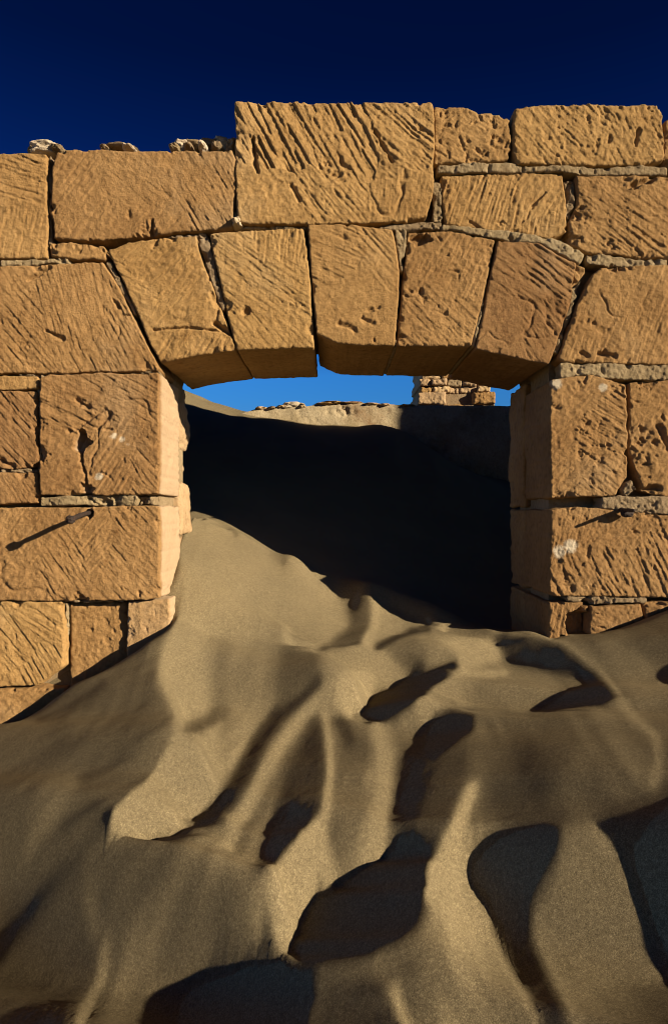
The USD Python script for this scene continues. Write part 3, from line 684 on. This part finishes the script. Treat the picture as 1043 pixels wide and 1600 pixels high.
# left of the arch
lay('stone', [(-130, 418), (0, 418), (82, 414), (161, 410), (185, 452), (212, 505), (247, 577), (160, 581), (0, 583), (-130, 584)],
    [Z(.65, .65, -74, .020, .008, .14), Z(.85, .3, -62, .019, .008, .13), Z(.38, .5, -50, .02, .007, .13), Z(.1, .5, 50)], proud=0.006, depth=0.2, gouges=[([(75, 518), (98, 530)], 5, 0.016), ([(46, 436), (76, 420)], 6, 0.02), ([(178, 470), (186, 480)], 5, 0.015)])
lay('stone', [(78, 382), (110, 379), (162, 386), (163, 404), (120, 404), (80, 399)], [], depth=0.12, proud=0.002, pits=4, rough=1.3, edge=0.008)
lay('stone', [(-130, 588), (0, 587), (58, 588), (60, 606), (0, 609), (-130, 609)], [], depth=0.12, pits=5, rough=1.3, edge=0.009)
lay('stone', [(-130, 612), (0, 611), (56, 612), (58, 728), (20, 733), (0, 731), (-130, 731)], [Z(.8, .5, -52, .02, .007, .13), Z(.3, .5, 40)], gouges=[([(0, 718), (20, 730)], 6, 0.02)])
lay('stone', [(-130, 740), (0, 739), (57, 740), (61, 784), (0, 787), (-130, 788)], [Z(.5, .5, -60, .02, .004, .08)], rough=0.9)
JD = dict(depth=0.262, side_rows=40, res=0.0029)
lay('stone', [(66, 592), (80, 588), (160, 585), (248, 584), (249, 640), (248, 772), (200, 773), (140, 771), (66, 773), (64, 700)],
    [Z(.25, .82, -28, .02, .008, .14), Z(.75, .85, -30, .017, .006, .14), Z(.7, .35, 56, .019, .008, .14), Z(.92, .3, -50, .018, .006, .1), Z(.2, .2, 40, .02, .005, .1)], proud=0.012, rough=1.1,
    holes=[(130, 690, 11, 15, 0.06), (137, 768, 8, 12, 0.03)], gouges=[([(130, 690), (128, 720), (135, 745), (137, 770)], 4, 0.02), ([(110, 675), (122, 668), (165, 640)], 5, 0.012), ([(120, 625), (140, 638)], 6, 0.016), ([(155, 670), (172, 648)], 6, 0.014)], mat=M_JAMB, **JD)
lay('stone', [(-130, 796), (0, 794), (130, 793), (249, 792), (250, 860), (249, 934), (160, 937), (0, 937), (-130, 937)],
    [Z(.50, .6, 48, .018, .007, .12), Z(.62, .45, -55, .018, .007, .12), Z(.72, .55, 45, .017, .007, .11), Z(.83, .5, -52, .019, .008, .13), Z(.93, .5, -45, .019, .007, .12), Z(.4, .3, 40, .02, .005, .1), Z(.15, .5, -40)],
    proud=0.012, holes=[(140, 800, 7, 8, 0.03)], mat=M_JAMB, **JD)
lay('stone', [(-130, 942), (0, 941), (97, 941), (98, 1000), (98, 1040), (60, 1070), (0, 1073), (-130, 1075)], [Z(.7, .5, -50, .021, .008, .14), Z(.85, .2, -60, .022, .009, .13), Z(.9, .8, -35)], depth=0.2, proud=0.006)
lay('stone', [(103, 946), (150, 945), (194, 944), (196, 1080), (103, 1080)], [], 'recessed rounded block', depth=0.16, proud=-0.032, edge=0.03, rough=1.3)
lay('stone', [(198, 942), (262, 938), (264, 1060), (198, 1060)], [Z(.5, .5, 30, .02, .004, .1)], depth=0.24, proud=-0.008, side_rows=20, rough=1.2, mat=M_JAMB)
lay('stone', [(-130, 1079), (100, 1077), (102, 1190), (-130, 1192)], [Z(.5, .5, 40)], depth=0.16)
lay('stone', [(106, 1084), (262, 1064), (264, 1190), (106, 1192)], [Z(.5, .5, 40)], depth=0.2)
# right of the arch
lay('stone', [(936, 420), (1043, 416), (1180, 417), (1180, 568), (1043, 569), (880, 566), (872, 560), (884, 520), (905, 470), (924, 432)],
    [Z(.25, .5, 68, .024, .006, .16), Z(.5, .6, 66, .025, .007, .18), Z(.8, .5, 60)], proud=0.006, rough=1.1, gouges=[([(935, 552), (958, 556)], 6, 0.02), ([(905, 550), (915, 556)], 5, 0.015)], edge=0.013)
lay('stone', [(860, 594), (900, 588), (920, 587), (976, 602), (979, 680), (977, 745), (960, 774), (900, 776), (861, 777), (859, 690)],
    [Z(.25, .75, 42, .018, .007, .1), Z(.7, .55, -32, .02, .007, .14), Z(.3, .3, 40, .017, .007, .12), Z(.75, .15, -40, .019, .006, .1)], proud=0.006, rough=1.35, pits=14, depth=0.30, side_rows=28, mat=M_SMEAR)
lay('stone', [(984, 598), (1043, 594), (1180, 592), (1180, 776), (1043, 776), (1006, 768), (996, 740), (984, 700)], [Z(.2, .8, 50, .028, .009, .12), Z(.5, .5, 50)], rough=1.5, pits=14, proud=0.002, gouges=[([(1003, 765), (1030, 763)], 7, 0.03), ([(1030, 665), (1043, 700)], 6, 0.02)])
lay('stone', [(860, 797), (900, 793), (970, 800), (1043, 806), (1180, 806), (1180, 934), (1043, 933), (860, 930), (859, 860)],
    [Z(.1, .85, 74, .015, .006, .08), Z(.25, .3, -62, .021, .008, .12), Z(.45, .4, -66, .022, .010, .14), Z(.3, .7, 40, .02, .007, .1), Z(.8, .5, 55)], proud=0.008, rough=1.4, pits=12, depth=0.30, side_rows=28, mat=M_SMEAR)
lay('stone', [(859, 945), (880, 942), (919, 943), (920, 1060), (859, 1060)], [Z(.3, .6, 75, .016, .005, .09)], 'block with its corner broken away', depth=0.30, side_rows=24, proud=-0.004, holes=[(912, 985, 26, 34, 0.05)])
lay('stone', [(923, 948), (1000, 944), (1010, 1040), (923, 1060)], [Z(.4, .5, 50, .02, .006, .1)], rough=1.4, pits=10, proud=0.006)
lay('stone', [(1008, 943), (1180, 940), (1180, 1060), (1014, 1060)], [Z(.4, .5, 50)], rough=1.4)
# rear leaf of the jambs (outlines in the wall's own plane)
RY = WY + 0.268


def lay_rear(poly, seed, mat=None):
    pg = Polygon(poly).buffer(0)
    part(WALL, 'stone', block(pg, RY, THICK - 0.268, 0.006, seed, [], rough=1.1, edge=0.012, pits=4, side_rows=22, jitter=1.7), mat or M_STONE)


lay_rear([(-0.95, 0.24), (-0.566, 0.235), (-0.557, 0.30), (-0.562, 0.40), (-0.575, 0.470), (-0.95, 0.47)], 901, M_PALE)
lay_rear([(-0.95, 0.115), (-0.585, 0.115), (-0.575, 0.16), (-0.585, 0.205), (-0.575, 0.228), (-0.95, 0.228)], 911, M_PALE)
lay_rear([(-0.95, -0.08), (-0.551, -0.08), (-0.543, 0.0), (-0.547, 0.07), (-0.556, 0.107), (-0.95, 0.107)], 921, M_PALE)
lay_rear([(-0.95, -0.45), (-0.568, -0.45), (-0.57, -0.25), (-0.562, -0.09), (-0.95, -0.088)], 931, M_PALE)
lay_rear([(0.672, 0.02), (1.0, 0.02), (1.0, 0.455), (0.675, 0.455)], 941)
lay_rear([(0.680, -0.27), (1.0, -0.27), (1.0, 0.01), (0.677, 0.01)], 951)
lay_rear([(0.676, -0.75), (1.0, -0.75), (1.0, -0.28), (0.674, -0.28)], 961)

# mortar core behind the faces, with the opening left free
arch_in = [(252, 560), (300, 552), (370, 543), (490, 536), (560, 530), (620, 534), (740, 540), (800, 553), (857, 566)]
opening = [(240, 1300), (240, 566)] + [(x, y - 30) for x, y in arch_in] + [(868, 566), (868, 1300)]
core = Polygon(wall_xz([(-130, 262), (366, 262), (372, 190), (1210, 200), (1210, 1250), (-130, 1250)])).difference(Polygon(wall_xz(opening)))
cm = trimesh.creation.extrude_polygon(core, 0.335, engine='earcut')
cv = np.array(cm.vertices)
cv = np.c_[cv[:, 0], WY + 0.405 - cv[:, 2], cv[:, 1]]
part(WALL, 'mortar_core', (cv, cm.faces), M_MORTAR, smooth=False)

# mortar that still fills joints: lines (pixels of the front plane), width, how far it lies back
joints = [
    ([(72, 240), (77, 300), (76, 380)], 6, 0.012), ([(0, 411), (60, 410), (100, 408), (160, 407)], 10, 0.004), ([(165, 408), (205, 480), (249, 570)], 9, 0.004),
    ([(316, 370), (330, 430), (352, 500), (368, 545)], 16, 0.004), ([(372, 352), (430, 352), (480, 352)], 7, 0.006), ([(480, 352), (560, 352), (640, 352), (690, 352)], 11, 0.002),
    ([(626, 358), (625, 400), (624, 440)], 14, 0.003), ([(620, 470), (616, 538)], 7, 0.008), ([(684, 280), (686, 320), (684, 345)], 14, 0.012), ([(690, 352), (740, 360), (800, 368), (850, 377), (880, 390), (908, 405)], 14, -0.004),
    ([(774, 378), (758, 455), (737, 540)], 8, 0.002), ([(908, 420), (890, 480), (866, 550)], 10, 0.006), ([(682, 262), (760, 262), (850, 264), (930, 266), (1043, 266)], 12, 0.000), ([(889, 280), (890, 320), (888, 350)], 14, 0.006),
    ([(918, 404), (960, 408), (1043, 409)], 12, 0.002), ([(876, 581), (920, 577), (980, 580), (1120, 581)], 20, -0.002), ([(938, 785), (985, 790), (1043, 790), (1100, 790)], 22, -0.002), ([(985, 770), (978, 755)], 16, 0.0),
    ([(885, 937), (940, 938), (1010, 938), (1100, 937)], 12, 0.002), ([(62, 782), (100, 782), (160, 782), (213, 782)], 14, -0.002), ([(215, 782), (240, 782)], 11, 0.010), ([(60, 590), (60, 650), (60, 740)], 6, 0.006),
    ([(0, 736), (60, 736)], 6, 0.006), ([(0, 586), (130, 584), (248, 580)], 8, 0.008), ([(100, 945), (101, 1040)], 4, 0.012), ([(364, 240), (366, 300), (366, 350)], 7, 0.006), ([(167, 388), (240, 374), (320, 364)], 5, 0.010), ([(30, 938), (100, 938), (190, 939)], 5, 0.006),
    ([(677, 180), (677, 225)], 7, 0.006), ([(1037, 200), (1037, 255)], 8, 0.006)]
all_st = unary_union([p.buffer(0.0015) for p in stone_polys])
k = 0
for line, wd, back in joints:
    through = line in ([(316, 370), (330, 430), (352, 500), (368, 545)], [(620, 470), (616, 538)], [(774, 378), (758, 455), (737, 540)], [(908, 420), (890, 480), (866, 550)], [(165, 408), (205, 480), (249, 570)])
    pg = LineString(wall_xz(line)).buffer(wd * 0.62 * S, cap_style=2).difference(all_st)
    for g in getattr(pg, 'geoms', [pg]):
        g = g.buffer(-0.0012).buffer(0.0012)
        for g2 in getattr(g, 'geoms', [g]):
            if g2.is_empty or g2.area < 6e-5:
                continue
            k += 1
            g2 = Polygon(g2.exterior)
            part(WALL, 'mortar_joint', block(g2, WY + back, THICK - 0.02 if through else 0.06, 0.0028, 5000 + k * 5, [], rough=1.9, edge=0.008, pits=4, side_rows=3, jitter=1.3), M_MORTAR)
def lump(center, size, seed, flat=1.0):
    m_ = trimesh.creation.icosphere(4, 1.0)
    v = np.array(m_.vertices)
    v = np.sign(v) * np.abs(v) ** 0.75
    v = v * (1 + 0.30 * nz(v + seed, 0.8, seed, 2)[:, None] + 0.16 * nz(v + seed, 0.28, seed + 1, 3)[:, None])
    return v * np.array(size) + np.array(center), np.array(m_.faces)


# crumbs of mortar and rubble along the broken top
for i, (px, py, w, h, y_) in enumerate([(78, 238, 26, 10, 0.06), (60, 240, 12, 8, 0.12), (190, 236, 26, 5, 0.10), (285, 235, 14, 10, 0.16), (306, 233, 22, 8, 0.2), (330, 232, 18, 9, 0.14), (350, 232, 16, 11, 0.15), (362, 236, 10, 12, 0.08), (95, 240, 9, 6, 0.05), (205, 237, 10, 4, 0.06), (168, 238, 8, 4, 0.09), (296, 236, 8, 6, 0.08), (318, 235, 7, 7, 0.07), (341, 236, 9, 6, 0.06), (275, 238, 8, 5, 0.06),
                                        (372, 352, 8, 7, 0.02)]):
    yw = WY + y_
    part(WALL, 'rubble', lump(((px - CX) / F * yw, yw, (CY - py) / F * yw), (w * S, 0.05, h * S), 300 + i * 3), M_MORTAR if i % 3 else M_WHITE)
# wall beyond the frame: it goes on to the left, and to the right it steps up
rng = np.random.default_rng(5)


def courses(x0, x1, zb_, zt, seed):
    z = zb_
    i = 0
    while z < zt - 0.02:
        h = min(0.36 + 0.05 * rng.random(), zt - z)
        if zt - z - h < 0.15:
            h = zt - z
        x = x0 - (0.3 * rng.random() if x0 > 0 and i % 2 and False else 0)
        while x < x1 - 0.01:
            w = min(0.45 + 0.35 * rng.random(), x1 - x)
            if x1 - x - w < 0.2:
                w = x1 - x
            pg = Polygon([(x + 0.004, z + 0.004), (x + w - 0.004, z + 0.004), (x + w - 0.004, z + h - 0.004), (x + 0.004, z + h - 0.004)])
            part(WALL, 'stone', block(pg, WY + 0.004 * rng.random(), THICK, 0.022, seed + i, [], rough=1.4, edge=0.014, pits=0, side_rows=4), M_STONE)
            i += 1
            x += w
        z += h


courses(-3.2, -1.32, -1.3, 1.1, 8000)
courses(1.335, 1.62, -1.1, 1.24, 8200)
courses(1.62, 4.75, -1.1, 1.88, 8400)
courses(4.75, 7.6, -1.1, 2.34, 8600)


# iron pins in the joints


def pin(path, radii, seed, head=None):
    P = np.array(path, float)
    t_ = np.linspace(0, len(P) - 1, 28)
    Pi = np.stack([np.interp(t_, np.arange(len(P)), P[:, k_]) for k_ in range(3)], 1)
    ri = np.interp(t_, np.arange(len(P)), radii)
    T_ = np.gradient(Pi, axis=0)
    T_ /= np.linalg.norm(T_, axis=1, keepdims=True)
    a = np.cross(T_, [0, 0, 1.0])
    a /= np.linalg.norm(a, axis=1, keepdims=True)
    b = np.cross(T_, a)
    ang = np.arange(14) * 2 * np.pi / 14
    v = Pi[:, None] + ri[:, None, None] * (np.cos(ang)[None, :, None] * a[:, None] + np.sin(ang)[None, :, None] * b[:, None])
    v = v.reshape(-1, 3)
    v = v + (0.0018 * nz(v, 0.012, seed, 2))[:, None] * (v - np.repeat(Pi, 14, 0)) / np.repeat(ri, 14)[:, None]
    f = []
    for i in range(27):
        for j in range(14):
            a0, b0, c0, d0 = i * 14 + j, i * 14 + (j + 1) % 14, (i + 1) * 14 + (j + 1) % 14, (i + 1) * 14 + j
            f += [[a0, b0, c0], [a0, c0, d0]]
    n = len(v)
    v = np.vstack([v, Pi[0], Pi[-1]])
    f += [[n, (j + 1) % 14, j] for j in range(14)] + [[n + 1, 27 * 14 + j, 27 * 14 + (j + 1) % 14] for j in range(14)]
    return v, np.array(f)


bl = wall_xz([(140, 800)])[0]
p0 = np.array([bl[0], WY + 0.03, bl[1]])
tip = p0 + np.array([0.002, -0.185, -0.022])
pinl = thing('iron_pin', 'rusty iron pin jutting from the joint left of the opening', 'iron pin', (bl[0], WY, bl[1]))
part(pinl, 'shank', pin([p0, p0 * .5 + tip * .5 + np.array([0, 0, 0.004]), tip], [0.007, 0.0075, 0.007], 41), M_RUST)
part(pinl, 'head', lump(tip, (0.013, 0.012, 0.012), 43), M_RUST)
brr = wall_xz([(969, 796)])[0]
p0 = np.array([brr[0], WY + 0.03, brr[1]])
tip = p0 + np.array([0.0, -0.125, -0.004])
pinr = thing('iron_pin', 'short blackened iron pin with a flat head in the joint right of the opening', 'iron pin', (brr[0], WY, brr[1]))
part(pinr, 'shank', pin([p0, p0 * .5 + tip * .5, tip], [0.007, 0.0065, 0.005], 51), M_RUST)
part(pinr, 'head', lump(p0 + np.array([0.006, -0.062, -0.012]), (0.019, 0.012, 0.011), 53), M_RUST)

# ---------------------------------------------------------------- the room behind: rear wall and chimney
BY = 4.8
SB = BY / F


def rear_xz(pts):
    p = np.asarray(pts, float)
    return np.stack([(p[:, 0] - CX) * SB, (CY - p[:, 1]) * SB], 1)


REAR = thing('rear_wall', 'pale plastered wall with a broken top standing behind the sand inside the ruin', 'wall', (0.4, BY, -0.3))
top = [(360, 652), (394, 640), (420, 637), (440, 636), (475, 635), (520, 631), (560, 629), (590, 631), (640, 633), (700, 633), (800, 634), (1000, 633)]
body = Polygon(rear_xz(top + [(1000, 960), (360, 960)]))
part(REAR, 'plastered_face', block(body, BY, 0.4, 0.014, 9001, [], rough=1.6, edge=0.02, pits=30, side_rows=6), M_PLASTER)
for i, (px, py, w, h, mat) in enumerate([(456, 633, 17, 6, M_WHITE), (441, 635, 9, 4, M_PALE), (472, 634, 6, 5, M_MORTAR), (505, 630, 16, 3, M_STONE), (522, 629, 20, 3, M_STONE), (545, 629, 22, 3, M_STONE), (580, 631, 16, 2.5, M_PALE), (408, 638, 10, 3, M_PALE), (425, 637, 9, 3, M_MORTAR), (600, 632, 12, 2.5, M_PALE), (636, 633, 14, 2.5, M_STONE)]):
    c = rear_xz([(px, py)])[0]
    part(REAR, 'coping_stone', lump((c[0], BY + 0.10, c[1]), (w * SB, 0.12, h * SB), 600 + 3 * i), mat)
CHY = BY + 0.42
SC = CHY / F
CHIM = thing('chimney_stump', 'square stump of a ruined chimney in small rough stones rising behind the plastered wall', 'chimney', ((712 - CX) * SC, CHY + 0.3, -0.3))
rng = np.random.default_rng(17)
rows_ = [(650, 632, [655, 690, 724, 771], 0.0), (632, 613, [652, 696, 737, 772], -0.02), (613, 603, [657, 676, 702, 719, 744, 766], 0.0), (603, 592, [655, 673, 697, 722, 745, 767], 0.0),
         (592, 575, [657, 690, 715, 741, 768], 0.0), (575, 560, [656, 680, 700, 730, 767], 0.0), (560, 541, [655, 690, 733, 768], 0.0), (541, 520, [660, 702, 731, 765], 0.0)]
for ri_, (yb_, yt_, xs_, off_) in enumerate(rows_):
    for ci_ in range(len(xs_) - 1):
        xa, xb = xs_[ci_], xs_[ci_ + 1]
        jj = rng.uniform(-1.6, 1.6, 8)
        q_ = [((xa + 0.3 + jj[0] * .5 - CX) * SC, (CY - yb_ + jj[1] * .5) * SC), ((xb - 0.3 + jj[2] * .5 - CX) * SC, (CY - yb_ + jj[3] * .5) * SC), ((xb - 0.3 + jj[4] - CX) * SC, (CY - yt_ + jj[5] * .7) * SC), ((xa + 0.3 + jj[6] - CX) * SC, (CY - yt_ + jj[7] * .7) * SC)]
        deep = 0.10 if (ri_, ci_) == (1, 1) else rng.uniform(-0.025, 0.025)
        part(CHIM, 'stone', block(Polygon(q_), CHY + off_ + deep, 0.5 - deep, 0.008, int(rng.integers(1e5)), [], rough=2.6, edge=0.03, pits=6, side_rows=5, jitter=2.2), [M_STONE, M_PALE, M_PALE, M_MORTAR][int(rng.integers(4))])
cc = trimesh.creation.box((107 * SC, 0.42, (800 - 522) * SC + 0.3))
part(CHIM, 'mortar_core', (np.array(cc.vertices) + np.array([(712 - CX) * SC, CHY + 0.245, ((800 - 522) * SC - 0.3) / 2]), cc.faces), M_MORTAR, smooth=False)
